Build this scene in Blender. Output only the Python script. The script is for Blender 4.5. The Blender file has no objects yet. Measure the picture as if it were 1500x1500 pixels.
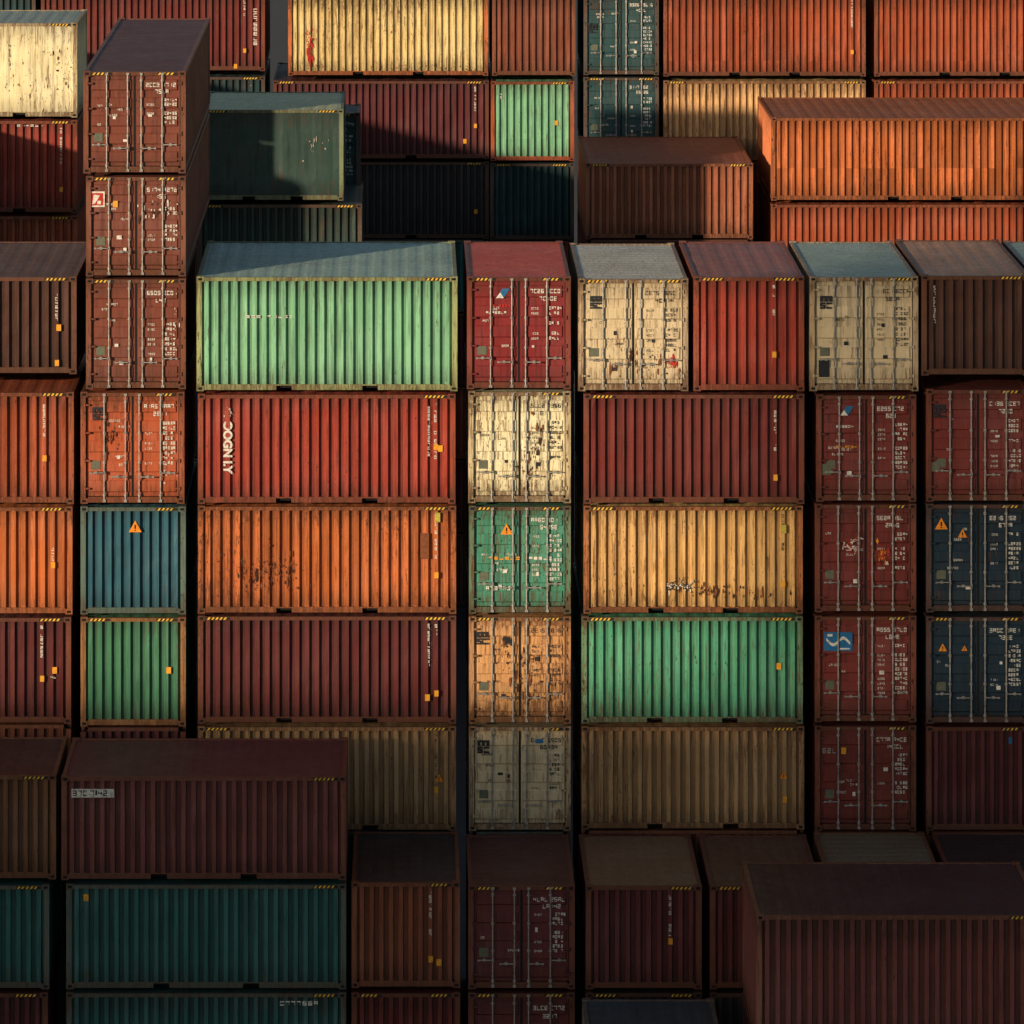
import bpy, math, random
from mathutils import Vector, noise as mnoise
random.seed(7)
S=bpy.context.scene
COL=S.collection
F=7070.0; VX=600.0; VY=-620.0; CAMZ=34.3
PL=dict(P0=112.2,P1=107.6,P2=103.0,L=136.0,M=141.4,M2=146.6,BP=160.7,R1=152.7,R2=152.7)

# ---------------------------------------------------------------- materials
def nd(nt,t,**k):
    n=nt.nodes.new(t)
    for a,b in k.items(): setattr(n,a,b)
    return n
def math_(nt,op,a,b=None,c=None,clamp=False):
    n=nd(nt,'ShaderNodeMath',operation=op); n.use_clamp=clamp
    for i,v in enumerate((a,b,c)):
        if v is None: continue
        if isinstance(v,(int,float)): n.inputs[i].default_value=v
        else: nt.links.new(v,n.inputs[i])
    return n.outputs[0]
def mix_(nt,fac,a,b,bt='MIX'):
    n=nd(nt,'ShaderNodeMix',data_type='RGBA',blend_type=bt)
    for i,v in ((0,fac),(6,a),(7,b)):
        if isinstance(v,(int,float)): n.inputs[i].default_value=v
        elif isinstance(v,tuple): n.inputs[i].default_value=(*v[:3],1)
        else: nt.links.new(v,n.inputs[i])
    return n.outputs[2]
def ramp_(nt,v,lo,hi):
    n=nd(nt,'ShaderNodeMapRange',interpolation_type='SMOOTHSTEP')
    n.inputs[1].default_value=lo; n.inputs[2].default_value=hi
    nt.links.new(v,n.inputs[0]); return n.outputs[0]
def noise_(nt,vec,scale,detail=4,rough=.55):
    n=nd(nt,'ShaderNodeTexNoise'); n.inputs['Scale'].default_value=scale
    n.inputs['Detail'].default_value=detail; n.inputs['Roughness'].default_value=rough
    nt.links.new(vec,n.inputs['Vector']); return n.outputs[0]
def vscale(nt,vec,s):
    n=nd(nt,'ShaderNodeVectorMath',operation='MULTIPLY'); nt.links.new(vec,n.inputs[0]); n.inputs[1].default_value=s
    return n.outputs[0]
MC={}
def paint(col,rust=.3,strip=.25,fade=.2,roof=False):
    key=(tuple(round(c,4) for c in col),rust,strip,fade,roof)
    if key in MC: return MC[key]
    m=bpy.data.materials.new('container_paint'); m.use_nodes=True; nt=m.node_tree
    b=nt.nodes['Principled BSDF']
    geo=nd(nt,'ShaderNodeNewGeometry'); pos=geo.outputs['Position']
    tc=nd(nt,'ShaderNodeTexCoord'); ob=tc.outputs['Object']
    sp=nd(nt,'ShaderNodeSeparateXYZ'); nt.links.new(pos,sp.inputs[0])
    so=nd(nt,'ShaderNodeSeparateXYZ'); nt.links.new(ob,so.inputs[0])
    base=tuple(col); lum=sum(col)/3
    faded=tuple(min(.9,c*.9+lum*.32+.025) for c in col); dark=tuple(c*.42 for c in col)
    big=noise_(nt,pos,.55,4,.6)
    c=mix_(nt,math_(nt,'MULTIPLY',ramp_(nt,big,.42,.7),fade*2.2,clamp=True),base,faded)
    if strip>0:
        fx=math_(nt,'FLOOR',math_(nt,'MULTIPLY',sp.outputs[0],4.42))
        fz=math_(nt,'FLOOR',math_(nt,'MULTIPLY',sp.outputs[2],.385))
        w=nd(nt,'ShaderNodeTexWhiteNoise',noise_dimensions='2D')
        cb=nd(nt,'ShaderNodeCombineXYZ'); nt.links.new(fx,cb.inputs[0]); nt.links.new(fz,cb.inputs[1])
        nt.links.new(cb.outputs[0],w.inputs[0])
        c=mix_(nt,math_(nt,'MULTIPLY',math_(nt,'POWER',w.outputs[0],1.8),strip*1.1),c,dark)
        inv=math_(nt,'SUBTRACT',1.0,w.outputs[0])
        c=mix_(nt,math_(nt,'MULTIPLY',math_(nt,'POWER',inv,3.0),strip*.7),c,tuple(min(.9,x*1.25+.03) for x in col))
    # water streaks
    st=noise_(nt,vscale(nt,pos,(6,6,.35)),1.6,5,.65)
    c=mix_(nt,math_(nt,'MULTIPLY',ramp_(nt,st,.47,.68),.7),c,tuple(x*.36+.006 for x in col))
    st2=noise_(nt,vscale(nt,pos,(10,10,.22)),2.3,3,.6)
    c=mix_(nt,math_(nt,'MULTIPLY',ramp_(nt,st2,.55,.72),.4),c,faded)
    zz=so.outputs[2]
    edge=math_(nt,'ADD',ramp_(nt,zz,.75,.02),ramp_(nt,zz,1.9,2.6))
    gate=noise_(nt,pos,.45,2,.5)
    # fine vertical rust runs
    rs=noise_(nt,vscale(nt,pos,(15,15,.9)),1.5,5,.7)
    rsv=math_(nt,'ADD',rs,math_(nt,'ADD',math_(nt,'MULTIPLY',edge,.08),math_(nt,'MULTIPLY',gate,.22)))
    rsf=ramp_(nt,rsv,.72-.13*rust,.85-.13*rust)
    rc=mix_(nt,noise_(nt,pos,9,3),(.21,.065,.018),(.035,.015,.01))
    c=mix_(nt,math_(nt,'MULTIPLY',rsf,.8),c,rc)
    # rust blotches, stronger along edges
    rn=noise_(nt,vscale(nt,pos,(2.0,2.0,.8)),4.6,8,.78)
    rv=math_(nt,'ADD',rn,math_(nt,'ADD',math_(nt,'MULTIPLY',edge,.05+.08*rust),math_(nt,'MULTIPLY',gate,.25)))
    t=.83-.14*rust
    rf=ramp_(nt,rv,t,t+.08)
    c=mix_(nt,math_(nt,'MULTIPLY',rf,.85),c,rc)
    # chips
    ch=noise_(nt,vscale(nt,pos,(1,1,.35)),22,4,.6)
    cv=math_(nt,'ADD',ch,math_(nt,'MULTIPLY',gate,.25))
    cf=ramp_(nt,cv,.81-.07*rust,.845-.07*rust)
    c=mix_(nt,math_(nt,'MULTIPLY',cf,.85),c,(.032,.014,.01))
    # darker in grooves and towards top and bottom, varied by noise
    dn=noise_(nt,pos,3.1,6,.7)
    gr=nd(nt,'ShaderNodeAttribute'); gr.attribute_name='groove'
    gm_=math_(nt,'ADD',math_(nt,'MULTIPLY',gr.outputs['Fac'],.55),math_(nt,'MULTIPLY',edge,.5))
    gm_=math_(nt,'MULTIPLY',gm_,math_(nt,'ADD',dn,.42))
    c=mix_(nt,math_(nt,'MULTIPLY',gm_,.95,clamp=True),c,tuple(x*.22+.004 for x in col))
    c=mix_(nt,math_(nt,'MULTIPLY',ramp_(nt,dn,.4,.75),.3),c,tuple(x*.6+.008 for x in col))
    if roof:
        rp=noise_(nt,vscale(nt,pos,(1,.35,1)),1.0,8,.7)
        c=mix_(nt,math_(nt,'MULTIPLY',ramp_(nt,rp,.48,.62),.3),c,tuple(x*.6+.02 for x in col))
        rl=noise_(nt,vscale(nt,pos,(2.2,.5,1)),2.6,6,.7)
        c=mix_(nt,math_(nt,'MULTIPLY',ramp_(nt,rl,.6,.68),.4),c,(.18,.11,.07))
    nt.links.new(c,b.inputs['Base Color'])
    rr=math_(nt,'ADD',math_(nt,'MULTIPLY',dn,.35),.38)
    nt.links.new(rr,b.inputs['Roughness'])
    b.inputs['Specular IOR Level'].default_value=.22 if roof else .35
    bp=nd(nt,'ShaderNodeBump'); bp.inputs['Strength'].default_value=.5; bp.inputs['Distance'].default_value=.02
    bn=math_(nt,'ADD',math_(nt,'MULTIPLY',noise_(nt,pos,1.7,2),1.0 if roof else 1.6),math_(nt,'MULTIPLY',noise_(nt,pos,22,3),.1 if roof else .25))
    nt.links.new(bn,bp.inputs['Height']); nt.links.new(bp.outputs[0],b.inputs['Normal'])
    MC[key]=m; return m
def flat(name,col,rough=.6,metal=0,wear=.35):
    if name in MC: return MC[name]
    m=bpy.data.materials.new(name); m.use_nodes=True; nt=m.node_tree
    b=nt.nodes['Principled BSDF']; geo=nd(nt,'ShaderNodeNewGeometry')
    n=noise_(nt,geo.outputs['Position'],14,5,.65)
    c=mix_(nt,math_(nt,'MULTIPLY',ramp_(nt,n,.45,.65),wear),tuple(col),tuple(x*.3+.01 for x in col))
    nt.links.new(c,b.inputs['Base Color']); b.inputs['Roughness'].default_value=rough; b.inputs['Metallic'].default_value=metal
    b.inputs['Specular IOR Level'].default_value=.3
    MC[name]=m; return m
DARK=flat('hole_shade_black',(.006,.006,.007),.9)  # near-black paint standing in for shade in holes and pockets
RUBBER=flat('rubber_seal',(.012,.012,.012),.8)
STEEL=flat('galvanised_steel',(.36,.34,.32),.5,.3,.7)
YEL=flat('hazard_yellow',(.85,.5,.05),.6,0,.6)
BLK=flat('hazard_black',(.015,.013,.012),.7)
WHT=flat('white_lettering',(.74,.71,.64),.6,0,.6)
INK=flat('dark_lettering',(.02,.022,.03),.6,0,.4)
ORG=flat('warning_orange',(.85,.28,.02),.55,0,.25)
TAG=flat('yellow_tag',(.8,.36,.03),.55,0,.3)
REDM=flat('red_marking',(.5,.03,.02),.6,0,.5)
BLU=flat('blue_marking',(.02,.15,.34),.5,0,.5)
GRYP=flat('grey_data_plate',(.13,.14,.10),.6,0,.4)
BRN=flat('rust_mark',(.22,.07,.025),.7,0,.6)
SOOT=flat('black_rust',(.05,.022,.014),.8,0,.5)
FADEW=flat('faded_white_marking',(.42,.36,.3),.6,0,.8)
OLV=flat('olive_marking',(.5,.42,.06),.6,0,.6)

# ---------------------------------------------------------------- mesh builder
class MB:
    def __init__(s): s.v=[];s.f=[];s.m=[]
    def quad(s,a,b,c,d,m=0):
        i=len(s.v); s.v+= [a,b,c,d]; s.f.append((i,i+1,i+2,i+3)); s.m.append(m)
    def poly(s,pts,m=0):
        i=len(s.v); s.v+=pts; s.f.append(tuple(range(i,i+len(pts)))); s.m.append(m)
    def box(s,x0,x1,y0,y1,z0,z1,m=0):
        i=len(s.v)
        s.v+=[(x0,y0,z0),(x1,y0,z0),(x1,y1,z0),(x0,y1,z0),(x0,y0,z1),(x1,y0,z1),(x1,y1,z1),(x0,y1,z1)]
        for q in ((0,1,5,4),(1,2,6,5),(2,3,7,6),(3,0,4,7),(4,5,6,7),(3,2,1,0)):
            s.f.append(tuple(i+k for k in q)); s.m.append(m)
    def rect(s,x0,x1,z0,z1,y,m=0): s.quad((x0,y,z0),(x1,y,z0),(x1,y,z1),(x0,y,z1),m)
    def cylz(s,x,y,z0,z1,r,n=8,m=0):
        i=len(s.v)
        for z in (z0,z1):
            for k in range(n):
                a=2*math.pi*k/n; s.v.append((x+r*math.cos(a),y+r*math.sin(a),z))
        for k in range(n):
            s.f.append((i+k,i+(k+1)%n,i+n+(k+1)%n,i+n+k)); s.m.append(m)
        s.f.append(tuple(i+n+k for k in range(n))); s.m.append(m)
        s.f.append(tuple(i+n-1-k for k in range(n))); s.m.append(m)
    def mesh(s,name,mats):
        me=bpy.data.meshes.new(name); me.from_pydata(s.v,[],s.f)
        for m in mats: me.materials.append(m)
        if len(mats)>1: me.polygons.foreach_set('material_index',s.m)
        me.update(); return me
def prof(L,p,dep,ridge=.40,sl=.11):
    n=max(1,round(L/p)); p=L/n; out=[]
    for k in range(n):
        u=k*p; g=1-ridge-2*sl
        out+=[(u,dep),(u+g*p*.5,dep),(u+(g*.5+sl)*p,0),(u+(g*.5+sl+ridge)*p,0),(u+(g*.5+2*sl+ridge)*p,dep)]
    out.append((L,dep)); 
    res=[out[0]]
    for q in out[1:]:
        if q[0]-res[-1][0]>1e-5: res.append(q)
    return res
def put(name,me,parent,loc=(0,0,0)):
    o=bpy.data.objects.new(name,me); COL.objects.link(o)
    if parent is not None: o.parent=parent
    o.location=loc; return o

def corr_wall(L,z0,z1,dep,p,mat,seed,fn,segs=8,amp=.014,name='panel'):
    pr=prof(L,p,dep); b=MB(); n=len(pr); gv=[]
    for j in range(segs+1):
        z=z0+(z1-z0)*j/segs
        for u,d in pr:
            k=0
            if 0<j<segs and .1<u<L-.1:
                k=amp*mnoise.noise(Vector((u*.9+seed*13.1,z*.9,seed*7.7)))*2
                k+=amp*.8*mnoise.noise(Vector((u*3+seed*3.1,z*2.5,seed)))
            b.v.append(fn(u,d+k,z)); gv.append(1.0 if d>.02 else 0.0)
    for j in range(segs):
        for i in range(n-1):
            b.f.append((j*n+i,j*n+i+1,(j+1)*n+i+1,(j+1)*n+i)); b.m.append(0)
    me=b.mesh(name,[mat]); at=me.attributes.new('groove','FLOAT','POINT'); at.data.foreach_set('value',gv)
    return me

def glyph(b,x,z,w,h,y,m,rng,t=None):
    t=t or min(w*.28,.026)
    segs=[(x,x+w,z+h-t,z+h),(x,x+w,z+h/2-t/2,z+h/2+t/2),(x,x+w,z,z+t),
          (x,x+t,z+t,z+h/2-t/2),(x,x+t,z+h/2+t/2,z+h-t),(x+w-t,x+w,z+t,z+h/2-t/2),(x+w-t,x+w,z+h/2+t/2,z+h-t)]
    pats=[(0,2,3,4,5,6),(5,6),(0,1,2,3,6),(0,1,2,5,6),(1,4,5,6),(0,1,2,4,5),(0,1,2,3,4,5),(0,5,6),(0,1,3,4,5,6),(0,1,2,3,4),(0,2,3,4),(2,3,4)]
    for k in rng.choice(pats): b.rect(*segs[k],y,m)

CAST={}
def casting_mesh(mat):
    if mat.name in CAST: return CAST[mat.name]
    b=MB(); b.box(-.085,.085,0,.15,0,.125); 
    b.rect(-.045,.045,.035,.09,-.003,1)  # flat dark quads paint the shade of the casting holes
    b.quad((-.088,.04,.035),(-.088,.04,.09),(-.088,.11,.09),(-.088,.11,.035),1)
    b.quad((.088,.04,.035),(.088,.11,.035),(.088,.11,.09),(.088,.04,.09),1)
    CAST[mat.name]=b.mesh('corner_casting',[mat,DARK]); return CAST[mat.name]
HM={}
def hazard_mesh(L):
    k=round(L,2)
    if k in HM: return HM[k]
    b=MB(); H=.062; b.rect(0,L,0,H,0,0)
    x=0.02
    while x+.1<L:
        b.poly([(x,-.003,.004),(x+.045,-.003,.004),(x+.085,-.003,H-.004),(x+.04,-.003,H-.004)],1); x+=.095
    HM[k]=b.mesh('hazard_stripe',[BLK,YEL]); return HM[k]
DM={}
def bar_mesh(h):
    k=('bar',round(h,2))
    if k not in DM:
        b=MB(); b.cylz(0,-.0,.0,h,.017)
        for t in (.05,.36,.64,.93): b.box(-.035,.035,.005,.05,h*t-.025,h*t+.025)
        b.box(-.035,.035,-.025,.045,-.03,.03); b.box(-.035,.035,-.025,.045,h-.03,h+.02)
        DM[k]=b.mesh('locking_bar',[STEEL])
    return DM[k]
def handle_mesh():
    if 'h' not in DM:
        b=MB(); b.box(0,.34,-.03,-.01,-.011,.011); b.box(.29,.34,-.04,-.03,-.02,.02); b.box(-.022,.022,-.03,.0,-.04,.04); b.box(.16,.22,-.01,.03,-.03,.03)
        DM['h']=b.mesh('handle',[STEEL])
    return DM['h']
def hinge_mesh(mat):
    k=('hinge',mat.name)
    if k not in DM:
        b=MB(); b.box(0,.12,-.02,0,-.022,.022); b.cylz(0,-.012,-.045,.045,.016,8); DM[k]=b.mesh('hinge',[mat])
    return DM[k]

def container(X,Y,Z,w,h,d,kind,col,rust=.3,strip=.25,fade=.2,roofcol=None,framecol=None,detail=1,seed=0,label='',marks=(),doormarks=None):
    rng=random.Random(seed*31+5)
    smooth=kind=='smooth'
    if smooth: kind='side'
    E=bpy.data.objects.new('shipping_container',None); E.empty_display_size=.5; COL.objects.link(E)
    E.location=(X,Y+d/2,Z)
    E['label']=label; E['category']='shipping container'; E['group']='stacked shipping containers'
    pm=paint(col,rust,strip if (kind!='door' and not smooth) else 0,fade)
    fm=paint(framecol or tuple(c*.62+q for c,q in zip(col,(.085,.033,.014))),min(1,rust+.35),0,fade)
    rm=paint(roofcol or tuple(min(1,c*1.25+.02) for c in col),rust*.6,0,fade+.1,True)  # default roof colour lightened to make up for grazing sun
    hw=w/2; hd=d/2; P=.12; T=.085; B=.13
    b=MB()
    for sx in (-1,1):
        for sy in (-1,1):
            x0,x1=sorted((sx*hw,sx*(hw-P))); y0,y1=sorted((sy*hd,sy*(hd-P)))
            b.box(x0,x1,y0,y1,.125,h-.125)
    zt0,zt1=h-.022-T,h-.022
    for sy in (-1,1):
        y0,y1=sorted((sy*(hd-.004),sy*(hd-.09)))
        b.box(-hw+P+.05,hw-P-.05,y0,y1,zt0,zt1)
        if kind=='side' and sy<0:
            g=.36; c1=min(w*.17,1.0)
            for a,c in ((-hw+P+.05,-c1-g/2),(-c1+g/2,c1-g/2),(c1+g/2,hw-P-.05)): b.box(a,c,y0,y1,.028,.028+B)
            b.box(-c1-g/2,-c1+g/2,y0,y1,.028+B-.03,.028+B); b.box(c1-g/2,c1+g/2,y0,y1,.028+B-.03,.028+B)
        else: b.box(-hw+P+.05,hw-P-.05,y0,y1,.028,.028+B)
    for sx in (-1,1):
        x0,x1=sorted((sx*(hw-.004),sx*(hw-.09)))
        b.box(x0,x1,-hd+P+.04,hd-P-.04,zt0,zt1); b.box(x0,x1,-hd+P+.04,hd-P-.04,.028,.028+B)
    put('frame',b.mesh('frame',[fm]),E)
    b=MB(); b.box(-hw+.1,hw-.1,-hd+.1,hd-.1,.06,.12); put('floor',b.mesh('floor',[DARK]),E)
    zl,zh=.028+B-.01,zt0+.01
    pitch=.226
    L=w-2*P
    segs=8 if detail else 1
    if kind in('side','end'):
        put('side_panel' if kind=='side' else 'end_panel',corr_wall(L,zl,zh,.006 if smooth else .066,.9 if smooth else pitch,pm,seed,lambda u,dd,z:(-hw+P+u,-hd+.02+dd,z),segs),E)
    Ls=d-2*P
    put('side_panel',corr_wall(Ls,zl,zh,.045,.27,pm,seed+.3,lambda u,dd,z:(-hw+.02+dd,hd-P-u,z),3),E)
    put('side_panel',corr_wall(Ls,zl,zh,.045,.27,pm,seed+.6,lambda u,dd,z:(hw-.02-dd,-hd+P+u,z),3),E)
    b=MB(); b.quad((hw-P,hd-.04,zl),(-hw+P,hd-.04,zl),(-hw+P,hd-.04,zh),(hw-P,hd-.04,zh)); put('end_panel',b.mesh('end_panel',[pm]),E)
    # roof
    b=MB(); zr=h-.034; RD=.007
    if kind=='door':
        pr=prof(d-.18,.4,RD,.4,.2); nx=6
        rows=[(-hd+.09+u,zr-dd) for u,dd in pr]
        for y,z in rows:
            for i in range(nx+1):
                x=-hw+.09+(w-.18)*i/nx
                k=0 if i in(0,nx) else .014*mnoise.noise(Vector((x*1.1,y*.8,seed*3.3)))
                b.v.append((x,y,z+k-.004))
        n=nx+1
        for j in range(len(rows)-1):
            for i in range(nx): b.f.append((j*n+i,j*n+i+1,(j+1)*n+i+1,(j+1)*n+i)); b.m.append(0)
    else:
        pr=prof(w-.18,.4,RD,.4,.2); ny=6; n=len(pr)
        for j in range(ny+1):
            y=-hd+.09+(d-.18)*j/ny
            for u,dd in pr:
                x=-hw+.09+u; k=0 if j in(0,ny) else .014*mnoise.noise(Vector((x*.9,y*1.0,seed*3.3)))
                b.v.append((x,y,zr-dd+k-.004))
        for j in range(ny):
            for i in range(n-1): b.f.append((j*n+i,j*n+i+1,(j+1)*n+i+1,(j+1)*n+i)); b.m.append(0)
    put('roof',b.mesh('roof',[rm]),E)
    if detail:
        cm=casting_mesh(fm)
        for sx in(-1,1):
            for z in (0.0,h-.125):
                put('corner_casting',cm,E,(sx*(hw-.082),-hd-.006,z))
                if z>1:
                    o=put('corner_casting',cm,E,(sx*(hw-.082),hd+.006,z)); o.rotation_euler=(0,0,math.pi)
        hz=rng.choice(((0,1),(1,),(1,),(0,1)))
        Lh=min(.55,w*.2)
        for k in hz:
            put('hazard_stripe',hazard_mesh(Lh),E,((hw-.19-Lh) if k else (-hw+.19),-hd-.003,zt0+.012))
    fy=-hd+.016
    if kind=='door':
        z0,z1=.028+B+.012,zt0-.012; lh=z1-z0; lw=(w-2*P)/2-.012
        for sd in(-1,1):
            b=MB(); xi=.010; xo=.010+lw
            def bx(a,c,*r):
                q=sorted((sd*a,sd*c)); b.box(q[0],q[1],*r)
            yb=-hd+.062
            bx(xi,xo,yb,yb+.04,z0,z1)
            nb=5
            for k in range(nb):
                zc=z0+lh*(k+.5)/nb; hh=lh/nb*.5; a,c=sorted((sd*(xi+.05),sd*(xo-.06))); yo=yb-.028
                e=.03
                v=[(a,yb,zc-hh/2-e),(c,yb,zc-hh/2-e),(c-.02,yo,zc-hh/2),(a+.02,yo,zc-hh/2),(a+.02,yo,zc+hh/2),(c-.02,yo,zc+hh/2),(c,yb,zc+hh/2+e),(a,yb,zc+hh/2+e)]
                i=len(b.v); b.v+=v
                for q in((0,1,2,3),(3,2,5,4),(4,5,6,7),(0,3,4,7),(1,6,5,2)): b.f.append(tuple(i+t for t in q)); b.m.append(0)
            q=sorted((sd*(xi-.008),sd*(xi+.016))); b.box(q[0],q[1],yb-.006,yb-.001,z0,z1,1)
            q=sorted((sd*(xo-.018),sd*(xo+.008))); b.box(q[0],q[1],yb-.006,yb-.001,z0,z1,1)
            D=put('door',b.mesh('door',[pm,RUBBER]),E)
            if detail:
                for fr in (.14,.6):
                    put('locking_bar',bar_mesh(h-.13),D,(sd*(xi+lw*fr),-hd-.004,.07))
                for fr,dx in ((.14,1),(.6,1)):
                    o=put('handle',handle_mesh(),D,(sd*(xi+lw*fr),-hd-.02,z0+lh*(.2 if fr<.3 else .24)))
                    if sd<0: o.rotation_euler=(0,math.pi,0) ; 
                for t in(.08,.36,.64,.92):
                    o=put('hinge',hinge_mesh(pm),D,(sd*(xo+.02),-hd-.002,z0+lh*t))
                    if sd>0: o.rotation_euler=(0,math.pi,0)
        fy=-hd+.026
        if doormarks and detail:
            b=MB()
            gw,gh=.062,.098
            for r in range(2):
                zt=z0+lh*(.925-.075*r)
                nrow=rng.randint(7,9) if r==0 else rng.randint(3,5)
                xs=lw*(.25 if r==0 else .45)
                for i in range(nrow):
                    if i==4 and r==0: xs+=.05
                    if xs+gw<lw*.97: glyph(b,xs,zt-gh,gw,gh,fy,0,rng)
                    xs+=gw*1.34
            for r in range(rng.randint(8,11)):
                zt=z0+lh*(.72-.05*r)
                if rng.random()<.12: continue
                xs=lw*.66
                for i in range(3): 
                    if rng.random()<.85: glyph(b,xs,zt,.042,.07,fy,0,rng,.016)
                    xs+=.056
                xs+=.016
                for i in range(rng.randint(1,2)): glyph(b,xs,zt,.042,.07,fy,0,rng,.016); xs+=.056
                if rng.random()<.45:
                    xs=lw*.27
                    for i in range(4): glyph(b,xs,zt,.03,.05,fy,0,rng); xs+=.045
            for r in range(rng.randint(2,5)):
                xx=-lw*rng.uniform(.25,.9); zz=z0+lh*rng.uniform(.3,.78)
                for i in range(rng.randint(2,6)): glyph(b,xx+i*.045,zz,.032,.052,fy,0,rng)
            for r in range(rng.randint(1,3)):
                xx=rng.choice((-1,1))*lw*rng.uniform(.25,.5); zz=z0+lh*rng.uniform(.12,.6); b.rect(xx,xx+rng.uniform(.05,.12),zz,zz+rng.uniform(.05,.1),fy-.001)
            put('lettering',b.mesh('lettering',[WHT if doormarks=='w' else INK]),E)
            b=MB(); zz=z0+lh*.27; b.rect(-lw*.9,-lw*.70,zz,zz+.2,fy-.002,0)
            put('data_plate',b.mesh('data_plate',[GRYP]),E)
    elif detail:
        b=MB()
        if doormarks:
            n=rng.randint(9,14); xx=hw-P-pitch*rng.choice((1.02,2.0))-.02; zz=zh-.18
            nn=round(L/pitch); pp=L/nn; k=round((xx+hw-P)/pp); xx=-hw+P+(k-.5)*pp-.028
            for i in range(n):
                if rng.random()<.85: glyph(b,xx,zz-i*.095,.055,.075,fy,0,rng)
            put('lettering',b.mesh('lettering',[WHT if doormarks=='w' else INK]),E)
            b=MB(); zz=zh-rng.uniform(1.2,2.0); b.box(xx-.01,xx+.085,fy-.012,fy,zz,zz+.14); put('label_tag',b.mesh('label_tag',[TAG]),E)
    for mk in marks:
        k=mk[0]; mx,mz=mk[1],mk[2]; yy=fy-.004; b=MB()
        if k=='tri':
            r=mk[3]; yy-=.01
            b.poly([(mx-r,yy,mz-r*.8),(mx+r,yy,mz-r*.8),(mx,yy,mz+r)],0)
            b.poly([(mx-r*.12,yy-.003,mz-r*.3),(mx+r*.12,yy-.003,mz-r*.3),(mx+r*.12,yy-.003,mz+r*.35),(mx-r*.12,yy-.003,mz+r*.35)],1)
            b.rect(mx-r*.12,mx+r*.12,mz-r*.6,mz-r*.42,yy-.003,1)
            put('warning_sign',b.mesh('warning_sign',[ORG,BLK]),E)
        elif k=='flag':
            b.poly([(mx-.15,yy,mz-.11),(mx+.03,yy,mz-.11),(mx+.17,yy,mz+.11),(mx,yy,mz+.11)],0)
            b.poly([(mx-.15,yy-.002,mz-.11),(mx+.03,yy-.002,mz-.11),(mx-.05,yy-.002,mz+.02)],1)
            put('emblem',b.mesh('emblem',[BLU,WHT]),E)
        elif k=='logo':  # bold m above s and c
            W=.28; t=.07; yy=-hd+.012
            b.rect(mx-W/2,mx+W/2,mz+.10,mz+.15,yy)
            for i in(-1,0,1): b.rect(mx+i*(W/2-t/2)-t/2,mx+i*(W/2-t/2)+t/2,mz+.012,mz+.099,yy)
            for j,(a,pat) in enumerate(((mx-W/2,(0,1,2,4,5)),(mx+.012,(0,2,3,4)))):
                w_,h_,tt=.128,.15,.042; z_=mz-.15
                sg=[(a,a+w_,z_+h_-tt,z_+h_),(a,a+w_,z_+h_/2-tt/2,z_+h_/2+tt/2),(a,a+w_,z_,z_+tt),(a,a+tt,z_+tt,z_+h_/2-tt/2),(a,a+tt,z_+h_/2+tt/2,z_+h_-tt),(a+w_-tt,a+w_,z_+tt,z_+h_/2-tt/2)]
                for q in pat: b.rect(*sg[q],yy)
            put('logo',b.mesh('logo',[INK]),E)
        elif k=='plate':
            b.rect(mx-mk[3]/2,mx+mk[3]/2,mz-mk[4]/2,mz+mk[4]/2,yy-.004); put('sign_plate',b.mesh('sign_plate',[mk[5]]),E)
        elif k=='wave':
            W,H=mk[3],mk[4]; yy-=.004
            b.rect(mx-W/2,mx+W/2,mz-H/2,mz+H/2,yy,0)
            pts=[]; N=14
            for i in range(N+1):
                u=-.42+.84*i/N; pts.append((mx+u*W,mz+H*(.18*math.sin(u*9)+.02)))
            for (a,c),(e,f) in zip(pts,pts[1:]): b.quad((a,yy-.003,c-H*.09),(e,yy-.003,f-H*.09),(e,yy-.003,f+H*.07),(a,yy-.003,c+H*.07),1)
            b.rect(mx-W*.38,mx-W*.2,mz+H*.27,mz+H*.4,yy-.003,1); b.rect(mx+W*.05,mx+W*.4,mz-H*.42,mz-H*.34,yy-.003,1)
            put('sign_plate',b.mesh('sign_plate',[BLU,WHT]),E)
        elif k=='nameplate': # white strip with bold dark block letters
            W,H=mk[3],mk[4]; b.box(mx-W/2,mx+W/2,yy-.014,yy-.002,mz-H/2,mz+H/2,0)
            x=mx-W/2+.03
            for i,g in enumerate((.10,.10,.10,.03,.10,.05,.10,.10)):
                if x+g>mx+W/2-.02: break
                if g>.04: glyph(b,x,mz-H*.34,g*.86,H*.68,yy-.017,1,rng,.024)
                x+=g+.014
            put('sign_plate',b.mesh('sign_plate',[WHT,INK]),E)
        elif k=='col':
            n,gw,gh=mk[3],mk[4],mk[5]
            for i in range(n): glyph(b,mx-gw/2,mz-i*gh*1.3,gw,gh,yy,0,rng)
            put('lettering',b.mesh('lettering',[mk[6]]),E)
        elif k=='row':
            n,gw,gh=mk[3],mk[4],mk[5]
            for i in range(n):
                glyph(b,mx+i*gw*1.4,mz-gh/2,gw,gh,yy,0,rng)
            put('lettering',b.mesh('lettering',[mk[6]]),E)
        elif k=='vtext': # lettering turned to read downwards
            txt,size,mt=mk[3],mk[4],mk[5]
            cu=bpy.data.curves.new('tmp','FONT'); cu.body=txt; cu.size=size; cu.align_x='CENTER'; cu.align_y='CENTER'; cu.offset=.012
            to=bpy.data.objects.new('tmp',cu); COL.objects.link(to); bpy.context.view_layer.update()
            me=bpy.data.meshes.new_from_object(to.evaluated_get(bpy.context.evaluated_depsgraph_get())); bpy.data.objects.remove(to)
            for v in me.vertices:
                x,y,_=v.co; v.co=(mx+y,yy-.002,mz-x)
            me.materials.clear(); me.materials.append(mt); me.name='lettering'; put('lettering',me,E)
        elif k=='tag':
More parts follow.
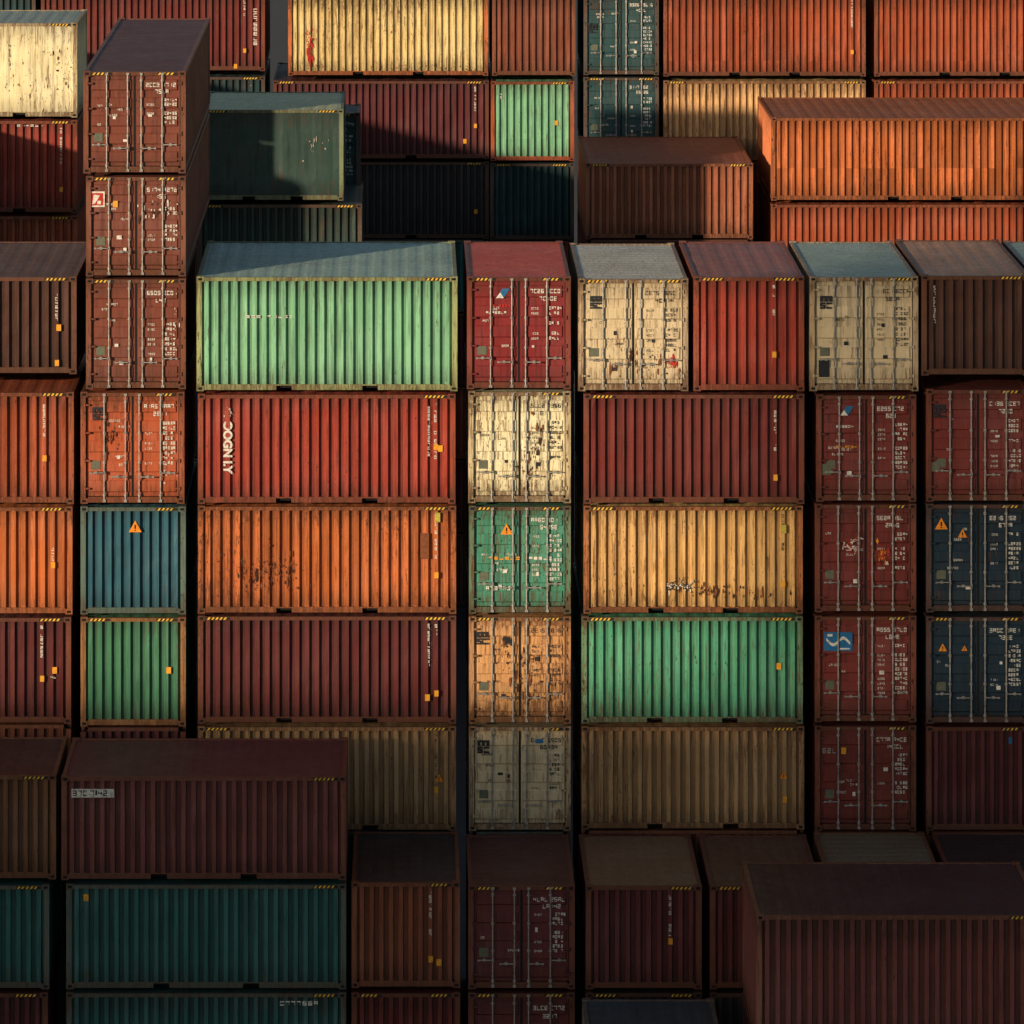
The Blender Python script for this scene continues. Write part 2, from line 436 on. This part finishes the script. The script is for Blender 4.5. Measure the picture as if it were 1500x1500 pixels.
            b.box(mx-.055,mx+.055,yy-.014,yy-.002,mz-.075,mz+.075); put('label_tag',b.mesh('label_tag',[TAG]),E)
        elif k=='flake':
            sx_,sz_,n=mk[3],mk[4],mk[5]
            for i in range(n):
                a=mx+rng.gauss(0,sx_); c=mz+rng.gauss(0,sz_); r=min(.035,.005+rng.expovariate(1/.009)); e=rng.choice((1,1,2,3.5,5))
                a=max(-hw+.1,min(hw-.1,a)); c=max(.12,min(h-.12,c))
                m_=rng.randint(5,8)
                b.poly([(a+r*rng.uniform(.5,1.2)*math.cos(t*2*math.pi/m_),yy-.00012*i,c+r*e*rng.uniform(.5,1.2)*math.sin(t*2*math.pi/m_)) for t in range(m_)],rng.randrange(len(mk[6])))
            put('rust_patch',b.mesh('rust_patch',list(mk[6])),E)
        elif k=='scrib':
            sw,shh,n=mk[3],mk[4],mk[5]
            for i in range(n):
                a=mx+rng.uniform(-1.4,1.4)*sw; c=mz+rng.gauss(0,shh*.6); ang=rng.uniform(-1.4,1.4); 
                for q in range(rng.randint(2,4)):
                    ln=rng.uniform(.03,.08); t=rng.uniform(.007,.013)
                    dx,dz=math.cos(ang)*ln,math.sin(ang)*ln; nx_,nz_=-math.sin(ang)*t,math.cos(ang)*t
                    b.quad((a-nx_,yy-.0008*i,c-nz_),(a+dx-nx_,yy-.0008*i,c+dz-nz_),(a+dx+nx_,yy-.0008*i,c+dz+nz_),(a+nx_,yy-.0008*i,c+nz_),rng.randrange(len(mk[6])))
                    a+=dx;c+=dz; ang+=rng.uniform(-1.6,1.6)
            put('graffiti',b.mesh('graffiti',list(mk[6])),E)
        elif k=='hapag':
            W=mk[3]; b.rect(mx-W/2,mx+W/2,mz-W/2,mz+W/2,yy,0)
            b.rect(mx-W*.4,mx+W*.4,mz-W*.4,mz+W*.4,yy-.003,1)
            b.poly([(mx-W*.3,yy-.006,mz-W*.3),(mx-W*.15,yy-.006,mz-W*.3),(mx+W*.2,yy-.006,mz+W*.25),(mx-W*.2,yy-.006,mz+W*.3)],0)
            b.rect(mx+W*.02,mx+W*.25,mz-W*.32,mz-W*.1,yy-.006,0)
            put('emblem',b.mesh('emblem',[mk[4],mk[5]]),E)
    return E

C=dict(red=(.38,.048,.027),darkred=(.18,.026,.021),crimson=(.22,.018,.020),maroon=(.13,.024,.028),wine=(.115,.018,.018),orange=(.62,.16,.038),orangered=(.43,.085,.027),
 yellow=(.86,.50,.18),cream=(.88,.77,.47),tan=(.50,.29,.13),brown=(.22,.095,.045),mint=(.24,.54,.32),teal=(.03,.15,.145),
 green=(.085,.36,.21),sea=(.05,.27,.175),moss=(.06,.22,.12),blue=(.03,.13,.18),petrol=(.018,.07,.08),navy=(.010,.030,.052),shade_green=(.026,.062,.052),beige=(.66,.53,.33),tanorange=(.64,.33,.13),peach=(.88,.50,.22),
 rust=(.26,.072,.035),copper=(.42,.13,.06),brick=(.19,.048,.028),clay=(.22,.062,.055),grey=(.2,.24,.22),dark=(.04,.036,.037),shade_umber=(.085,.03,.02),straw=(.86,.63,.27))
WORD=dict(red='red',darkred='dark red',crimson='crimson',maroon='maroon',wine='deep maroon',orange='orange',orangered='red-orange',yellow='yellow-orange',cream='cream',tan='tan',
 brown='brown',mint='pale green',teal='teal',green='green',sea='sea-green',moss='mid-green',blue='blue',petrol='petrol-blue',navy='navy',shade_green='shade-darkened green',beige='beige',tanorange='tan-orange',peach='peach-tan',rust='brick-red',copper='orange-brown',brick='shade-darkened brown-red',clay='dull maroon',grey='grey-green',dark='charcoal',shade_umber='shade-darkened brown',straw='straw-yellow')
cnt=[0]
def spec(pl,x0,x1,y0,y1,kind,color,d=6.06,rust=.3,strip=.25,fade=.2,roof=None,frame=None,dm=None,marks=(),sup=False,lab=None,top=False,detail=1,gz=None):
    D=PL[pl]; s=F/D; cnt[0]+=1
    X=((x0+x1)/2-VX)/s; w=(x1-x0)/s; zt=CAMZ-(y0-VY)/s; zb=CAMZ-(y1-VY)/s if gz is None else gz; h=zt-zb
    ms=[]
    for mk in marks:
        px,py=mk[1],mk[2]
        ms.append((mk[0],(px-VX)/s-X,CAMZ-(py-VY)/s-zb)+tuple(mk[3:]))
    cn=color; 
    wear='very rusty' if rust>.6 else ('weathered' if rust>.25 else 'clean')
    if lab is None:
        face={'side':'with corrugated side','smooth':'with smooth side','end':'with corrugated end','door':'with closed doors'}[kind]
        pos=('topping its stack' if top else ('on the ground' if gz==0 else 'between stacked others'))
        lab=f"{wear} {WORD[cn]} container {face} {pos}"
    e=container(X,D,zb,w,h,d,kind,C[cn],rust,strip,fade,C[roof] if isinstance(roof,str) else roof,C[frame] if isinstance(frame,str) else frame,detail,cnt[0],lab,ms,dm)
    if sup:
        zb2=zb-.004; n=max(1,round(zb2/2.6)); hh=zb2/n
        pal=['darkred','brown','rust','blue','teal','maroon','orangered']
        for k in range(n):
            cnt[0]+=1; c=pal[(cnt[0]*5+k)%7]
            container(X,D,k*hh,w,hh-.004,d,'side' if kind!='door' else 'door',C[c],.3,.25,.2,None,None,0,cnt[0],
              f"weathered {WORD[c]} container low in its stack",(),None)
    return e
W_=WHT; RS=(BRN,SOOT)
# ---- main wall -----------------------------------------------------------
spec('P0',-280,112,405,548,'side','shade_umber',rust=.4,roof=(.12,.05,.035),dm='w',top=True,marks=[('tag',86,480)])  # darkened paint carries the shade on this face
spec('P0',-280,108,574,738,'side','orangered',rust=.4,strip=.6,dm='w')
spec('P0',-280,106,742,900,'side','orange',rust=.5,strip=.5,dm='w')
spec('P0',-280,104,904,1060,'side','wine',rust=.3,fade=.1,dm='w',sup=True,marks=[('tag',80,982),('row',74,992,2,.05,.06,W_)])
# tower: upper rows painted darker to stand in for shade
spec('P0',122,272,104,254,'door','brick',d=13.6,rust=.4,dm='w',roof=(.13,.04,.035),top=True,lab='tall stack\'s top brown-red container with closed doors')
spec('P0',126,272,258,405,'door','brick',d=13.6,rust=.6,dm='w',marks=[('hapag',142,292,.36,WHT,REDM),('tag',169,299),('flake',225,310,.2,.12,40,(WHT,SOOT))])
spec('P0',126,272,408,570,'door','brick',rust=.4,dm='w',marks=[('flake',255,470,.05,.2,14,(WHT,))])
spec('P0',118,270,574,738,'door','orangered',rust=.75,dm='w',marks=[('logo',144,606),('flake',245,690,.1,.2,24,(WHT,)),('flake',170,635,.2,.2,50,RS)])
spec('P0',118,272,742,900,'end','blue',rust=.25,frame=(.10,.16,.13),marks=[('tri',198,772,.15)])
spec('P0',118,272,904,1064,'end','moss',rust=.4,frame=(.32,.15,.05),sup=True,marks=[('tag',247,982)])
# wide green column
spec('P0',288,670,405,573,'side','mint',rust=.35,strip=.25,roof=(.50,.72,.62),frame=(.36,.40,.17),top=True,marks=[('row',360,464,9,.09,.06,W_)],lab='pale green container with corrugated side and weathered teal roof')
spec('P0',290,667,577,738,'side','red',rust=.4,dm='w',marks=[('flake',333,606,.04,.06,24,(W_,)),('vtext',333,655,'OOGN I.Y',.27,W_),('col',628,600,14,.045,.065,W_),('tag',645,657)],lab='red container with white vertical lettering on its corrugated side')
spec('P0',290,668,741,899,'side','orange',rust=.85,strip=.75,dm='w',marks=[('plate',641,758,.12,.22,OLV),('plate',622,800,.2,.6,BRN),('flake',395,840,.4,.22,170,RS)],lab='orange container with black rust stains and patched corrugated side')
spec('P0',290,668,902,1060,'side','wine',rust=.3,dm='w',fade=.1,marks=[('tag',626,1022),('col',628,918,12,.045,.065,W_)])
spec('P0',290,668,1064,1217,'side','tan',rust=.45,dm='k',sup=True,marks=[('tri',643,1140,.1)])
# narrow door column
spec('P0',684,836,405,570,'door','crimson',rust=.4,dm='w',roof=(.85,.11,.055),top=True,marks=[('flag',736,430),('row',722,448,6,.05,.05,REDM),('row',712,458,7,.05,.06,W_)],lab='crimson container with closed doors and bright red roof')
spec('P0',686,836,573,737,'door','cream',rust=.85,dm='k',marks=[('flake',780,665,.2,.5,110,RS)],lab='cream container with closed doors and black rust stains')
spec('P0',687,836,741,899,'door','sea',rust=.6,dm='w',marks=[('tri',742,776,.14),('row',708,818,7,.09,.07,TAG),('row',775,818,5,.08,.07,W_),('row',712,862,6,.07,.09,W_)],lab='sea-green container with closed doors and orange warning triangle')
spec('P0',687,836,903,1060,'door','tanorange',rust=.9,dm='k',marks=[('logo',706,935),('flake',742,940,.05,.06,60,(INK,)),('flake',768,985,.25,.45,120,RS)])
spec('P0',687,836,1064,1217,'door','beige',rust=.5,dm='k',sup=True,marks=[('logo',708,1094),('plate',790,1086,.16,.1,BLU)])
# paired column
spec('P0',847,1008,408,573,'door','beige',rust=.65,dm='k',roof=(.85,.80,.66),top=True,marks=[('logo',873,443),('flake',985,530,.05,.08,30,(REDM,)),('flake',935,530,.35,.2,60,RS)],lab='beige container with closed rust-streaked doors and dark logo')
spec('P0',1016,1178,405,573,'end','red',rust=.4,roof=(.48,.15,.11),dm='w',top=True,lab='red container with corrugated end wall beside beige container')
spec('P0',855,1178,577,738,'side','darkred',rust=.3,dm='w')
spec('P0',855,1176,741,899,'side','yellow',rust=.7,strip=.5,dm='k',frame=(.45,.16,.05),marks=[('scrib',992,858,.2,.04,26,(W_,INK,INK)),('flake',1060,866,.7,.08,110,RS),('plate',1148,775,.12,.2,OLV)],lab='yellow-orange container with small scribbled graffiti on corrugated side')
spec('P0',852,1176,903,1060,'side','green',rust=.4,roof=None,marks=[('tag',1141,976)])
spec('P0',852,1178,1064,1215,'side','tan',rust=.55,strip=.5,dm='k',sup=True,marks=[('tri',1148,1136,.09)])
# dark door column
spec('P0',1186,1345,405,573,'door','beige',rust=.45,fade=.3,dm='k',roof=(.42,.55,.47),top=True,marks=[('logo',1210,443),('plate',1207,540,.25,.4,INK)],lab='grey-beige container with closed doors and green-grey roof')
spec('P0',1196,1342,578,735,'door','darkred',rust=.4,dm='w',marks=[('flag',1240,602),('plate',1211,688,.2,.25,GRYP),('row',1225,625,6,.05,.06,W_),('row',1225,655,7,.05,.06,TAG)])
spec('P0',1194,1342,738,897,'door','darkred',rust=.4,dm='w',marks=[('scrib',1244,798,.1,.12,18,(W_,REDM)),('flake',1293,812,.09,.1,60,(ORG,REDM))])
spec('P0',1194,1342,902,1058,'door','darkred',rust=.4,dm='w',marks=[('wave',1228,940,.66,.44)],lab='dark red container with closed doors and blue sign plate')
spec('P0',1194,1342,1063,1217,'door','darkred',rust=.4,dm='w',sup=True,marks=[('tag',1236,1100),('row',1205,1100,3,.08,.12,FADEW)])
# right column
spec('P0',1350,1509,403,550,'end','shade_umber',rust=.3,roof=(.58,.27,.14),top=True,marks=[('col',1369,425,7,.04,.1,W_)])  # shadow over this face put into its darker paint
spec('P0',1357,1509,570,735,'door','darkred',rust=.3,dm='w',marks=[('logo',1376,602),('plate',1371,684,.2,.22,GRYP)])
spec('P0',1357,1509,738,897,'door','navy',rust=.2,dm='w',marks=[('tri',1379,768,.15),('tri',1410,782,.11)],lab='navy blue container with closed doors and orange warning triangles')
spec('P0',1357,1509,903,1060,'door','navy',rust=.2,dm='w',marks=[('tri',1381,949,.1),('tri',1413,950,.07)],lab='navy blue container with closed doors and small warning triangles')
spec('P0',1357,1509,1064,1217,'end','maroon',rust=.25,sup=True,marks=[('plate',1480,1085,.08,.16,BLU)])
spec('P0',1516,1670,405,573,'door','grey',rust=.2,top=True,roof=(.45,.58,.5),sup=True)
# ---- front rows ----------------------------------------------------------
spec('P1',-330,82,1135,1288,'side','brown',d=3.6,rust=.35,roof=(.11,.05,.04),top=True)
spec('P1',-330,72,1296,1449,'side','teal',d=3.6,rust=.3)
spec('P1',-330,70,1454,1634,'side','maroon',d=3.6,gz=0)
spec('P1',90,507,1137,1289,'side','clay',rust=.3,d=3.6,roof=(.16,.055,.055),top=True,marks=[('nameplate',136,1162,.95,.19)],lab='dull maroon container with white plate on its corrugated side')
spec('P1',97,507,1295,1449,'side','teal',d=3.6,rust=.3,marks=[('tag',126,1315)])
spec('P1',97,507,1454,1634,'side','teal',d=3.6,gz=0,rust=.3,marks=[('row',410,1470,7,.09,.1,W_)])
spec('P1',515,674,1292,1447,'end','rust',d=4.4,rust=.4,dm='w',top=True,roof=(.05,.045,.045),marks=[('tag',643,1410)])
spec('P1',515,674,1454,1634,'end','darkred',d=4.4,gz=0)
spec('P1',686,842,1297,1449,'door','maroon',d=4.4,rust=.3,dm='w',top=True,roof=(.11,.04,.036))
spec('P1',686,842,1454,1634,'door','maroon',d=4.4,gz=0,dm='w')
spec('P1',858,1028,1297,1449,'end','maroon',d=4.4,rust=.3,dm='w',top=True,roof=(.26,.15,.09))
spec('P1',858,1028,1454,1634,'end','dark',d=4.4,gz=0)
spec('P1',1040,1204,1297,1449,'end','maroon',d=4.4,rust=.3,top=True,roof=(.17,.075,.045))
spec('P1',1040,1204,1454,1634,'end','dark',d=4.4,gz=0)
spec('P1',1216,1384,1293,1449,'door','brown',d=4.4,rust=.3,top=True,roof=(.22,.16,.10))
spec('P1',1216,1384,1454,1634,'door','brown',d=4.4,gz=0)
spec('P1',1396,1560,1293,1449,'door','maroon',d=4.4,rust=.3,top=True,roof=(.05,.03,.03))
spec('P1',1396,1560,1454,1634,'door','maroon',d=4.4,gz=0)
spec('P2',862,1062,1541,1733,'end','grey',d=3.9,gz=0,top=True,roof=(.08,.11,.13))
spec('P2',1108,1530,1340,1535,'side','clay',d=4.3,rust=.3,roof=(.11,.04,.04),frame=(.30,.11,.07),top=True,lab='dark red container with corrugated side and maroon roof')
spec('P2',1108,1530,1538,1733,'side','maroon',d=4.3,gz=0)
# ---- back stacks ---------------------------------------------------------
spec('L',-145,113,33,172,'smooth','cream',d=4.2,rust=.4,roof=(.45,.55,.48),top=True,lab='cream container with smooth side, rust spots and grey-green roof',marks=[('col',14,70,6,.05,.1,INK),('flake',60,120,.8,.5,70,RS)])
spec('L',-145,113,176,312,'side','red',d=4.2,rust=.45,dm='w',marks=[('row',25,184,6,.09,.06,W_)])
spec('L',-145,113,316,440,'side','orangered',d=4.2,rust=.4,sup=True)
spec('BP',-260,52,-10,110,'side','petrol',rust=.4,top=True,sup=True)
spec('BP',60,388,-10,104,'side','darkred',rust=.4,dm='w',top=True,marks=[('col',374,18,8,.12,.12,W_),('tag',345,97)])
spec('BP',60,388,112,230,'side','petrol',rust=.4,dm='w',sup=True)
spec('M',296,503,160,294,'smooth','shade_green',d=5.0,rust=.2,roof=(.72,.74,.42),top=True,frame=(.20,.24,.13),marks=[('flake',455,215,.25,.2,14,(FADEW,))],lab='shade-darkened green container with smooth side and pale olive roof')  # shade put into the face colour; roof paint lightened against cast shadow
spec('M',290,530,299,440,'side','shade_green',d=5.0,rust=.25,sup=True)
spec('M2',410,527,165,290,'door','petrol',d=2.5,rust=.3,dm='w',top=True)
spec('M2',410,530,294,420,'door','petrol',d=2.5,rust=.3,sup=True)
spec('BP',422,715,-8,111,'side','straw',rust=.75,frame='orange',strip=.3,dm=None,top=True,marks=[('flake',454,70,.06,.35,130,(REDM,)),('flake',600,100,1.8,.1,90,RS)],lab='straw-yellow container with heavy rust and red stain')
spec('BP',400,716,118,233,'side','maroon',rust=.25,dm='w',marks=[('tag',681,207)])
spec('BP',400,716,237,350,'side','dark',rust=.2,sup=True,marks=[('tag',697,310)])  # near-black paint carries part of this row's shade
spec('BP',721,843,-8,111,'end','rust',rust=.35,top=True)
spec('BP',719,841,119,236,'end','mint',rust=.4,frame='orangered',marks=[('tag',815,180),('col',734,140,3,.05,.08,W_)])
spec('BP',718,841,239,352,'end','petrol',rust=.2,sup=True)
spec('BP',855,965,-8,110,'door','petrol',rust=.35,dm='w',top=True,marks=[('logo',868,42)])
spec('BP',855,965,113,225,'door','petrol',rust=.35,dm='w',sup=True)
spec('BP',972,1268,-8,112,'side','orangered',rust=.55,strip=.6,dm='w',top=True,frame='rust')
spec('BP',972,1268,118,236,'side','peach',rust=.7,strip=.6,sup=True)  # paint brightened to offset the shadow falling here
spec('BP',1281,1575,-8,112,'side','orangered',rust=.45,strip=.5,top=True,frame='rust')
spec('BP',1281,1575,118,236,'side','orangered',rust=.4,strip=.5,sup=True)
spec('R1',858,1103,239,350,'side','copper',d=7.4,rust=.4,strip=.4,sup=True,top=True,roof=(.42,.15,.09))  # colour lifted because a cast shadow dims this container
spec('R2',1130,1580,172,294,'side','orange',rust=.45,strip=.8,top=True,roof=(.50,.18,.09),lab='bright orange container with corrugated side and brick-coloured roof')
spec('R2',1130,1580,299,420,'side','orangered',rust=.35,strip=.4,sup=True)

# ---- unseen side stack, added to shade the back rows ------------------------------------------------
for i,nrow in enumerate((5,7,7,7)):
    for j in range(nrow):
        cnt[0]+=1; c=['darkred','blue','orange','rust','teal'][(i*3+j*2)%5]
        container(-16.4,117+i*12.3,j*2.80,2.44,2.796,12.19,'door',C[c],detail=0,seed=cnt[0],label=f"weathered {WORD[c]} long container in unseen stack added for shade")

# ---- warehouse unseen, added to shade the wall; scaffold added for half shade ------------------------
def sun_blocker(x0,x1,y0,y1,h,label):
    E=bpy.data.objects.new('sun_blocker',None); COL.objects.link(E); E.location=((x0+x1)/2,(y0+y1)/2,0)
    E['label']=label; E['category']='shade caster'
    w=x1-x0; d=y1-y0
    wm=paint((.42,.43,.42),.1,.1,.2); 
    b=MB()
    pr=prof(w,.6,.06)
    for sy in(-1,1):
        for (u0,d0),(u1,d1) in zip(pr,pr[1:]): b.quad((-w/2+u0,sy*(d/2-d0),0),(-w/2+u1,sy*(d/2-d1),0),(-w/2+u1,sy*(d/2-d1),h),(-w/2+u0,sy*(d/2-d0),h))
    pr=prof(d,.6,.06)
    for sx in(-1,1):
        for (u0,d0),(u1,d1) in zip(pr,pr[1:]): b.quad((sx*(w/2-d0),-d/2+u0,0),(sx*(w/2-d1),-d/2+u1,0),(sx*(w/2-d1),-d/2+u1,h),(sx*(w/2-d0),-d/2+u0,h))
    put('wall',b.mesh('wall',[wm]),E)
    b=MB(); b.box(-w/2-.2,w/2+.2,-d/2-.2,d/2+.2,h,h+.3); put('roof',b.mesh('roof',[paint((.2,.2,.2),.1,0,.2)]),E)
    for i in range(3):
        b=MB(); xx=-w/2+w*(i+.5)/3; b.box(xx-2,xx+2,d/2+.02,d/2+.1,0,5)
        for kk in range(10): b.box(xx-2,xx+2,d/2+.1,d/2+.13,kk*.5+.04,kk*.5+.4)
        put('door',b.mesh('door',[paint((.1,.16,.25),.2,0,.2)]),E)
sun_blocker(-112,-46,20,30,28.2,'unseen corrugated warehouse standing across the yard')
E=bpy.data.objects.new('shade_slats',None); COL.objects.link(E); E.location=(-59.2,31.5,0); E['label']='unseen steel scaffold with boarded screens beside the warehouse'; E['category']='shade_slats'
SH=39.6
for i in range(14):
    for y in (0,1.0):
        b=MB(); b.box(-.05,.05,-.05,.05,0,SH); put('post',b.mesh('post',[STEEL]),E,(-13.2+i*2.0,y,0))
b=MB(); z=.3
while z<SH-.2: b.box(-13.2,13.0,-.1,-.06,z,z+.36); z+=.56
put('shade_boards',b.mesh('shade_boards',[paint((.3,.22,.13),.1,0,.2)]),E)

# ---- ground --------------------------------------------------------------
b=MB(); b.quad((-3000,-3000,-.006),(3000,-3000,-.006),(3000,3000,-.006),(-3000,3000,-.006))
gm=bpy.data.materials.new('asphalt'); gm.use_nodes=True; nt=gm.node_tree; bs=nt.nodes['Principled BSDF']
g=nd(nt,'ShaderNodeNewGeometry'); n1=noise_(nt,g.outputs['Position'],.4,8,.6)
nt.links.new(mix_(nt,n1,(.035,.035,.036),(.07,.068,.064)),bs.inputs['Base Color']); bs.inputs['Roughness'].default_value=.9
o=put('ground',b.mesh('ground',[gm]),None); o['kind']='structure'; o['label']='dark asphalt ground of the container yard'; o['category']='ground'

# ---- light ---------------------------------------------------------------
EL=math.radians(10); AZ=math.radians(45)
dv=Vector((math.sin(AZ)*math.cos(EL),math.cos(AZ)*math.cos(EL),-math.sin(EL)))
ld=bpy.data.lights.new('sun','SUN'); ld.energy=5.0; ld.angle=math.radians(1.0); ld.color=(1,.79,.545)
lo=bpy.data.objects.new('sun',ld); COL.objects.link(lo); lo.rotation_euler=dv.to_track_quat('-Z','Y').to_euler(); lo.location=(-60,-20,80)
W=bpy.data.worlds.new('World'); S.world=W; W.use_nodes=True; nt=W.node_tree
sk=nd(nt,'ShaderNodeTexSky',sky_type='NISHITA'); sk.sun_disc=False; sk.sun_elevation=EL; sk.sun_rotation=math.radians(225)
nt.links.new(sk.outputs[0],nt.nodes['Background'].inputs[0]); nt.nodes['Background'].inputs[1].default_value=.10
# ---- camera --------------------------------------------------------------
cd=bpy.data.cameras.new('camera'); cd.sensor_width=36; cd.lens=F/1500*36; cd.shift_x=.1; cd.shift_y=-(750-VY)/1500
cd.clip_start=1; cd.clip_end=5000
co=bpy.data.objects.new('camera',cd); COL.objects.link(co); co.location=(0,0,CAMZ); co.rotation_euler=(math.pi/2,0,0)
S.camera=co
S.view_settings.view_transform='Standard'; S.view_settings.look='None'; S.view_settings.exposure=0
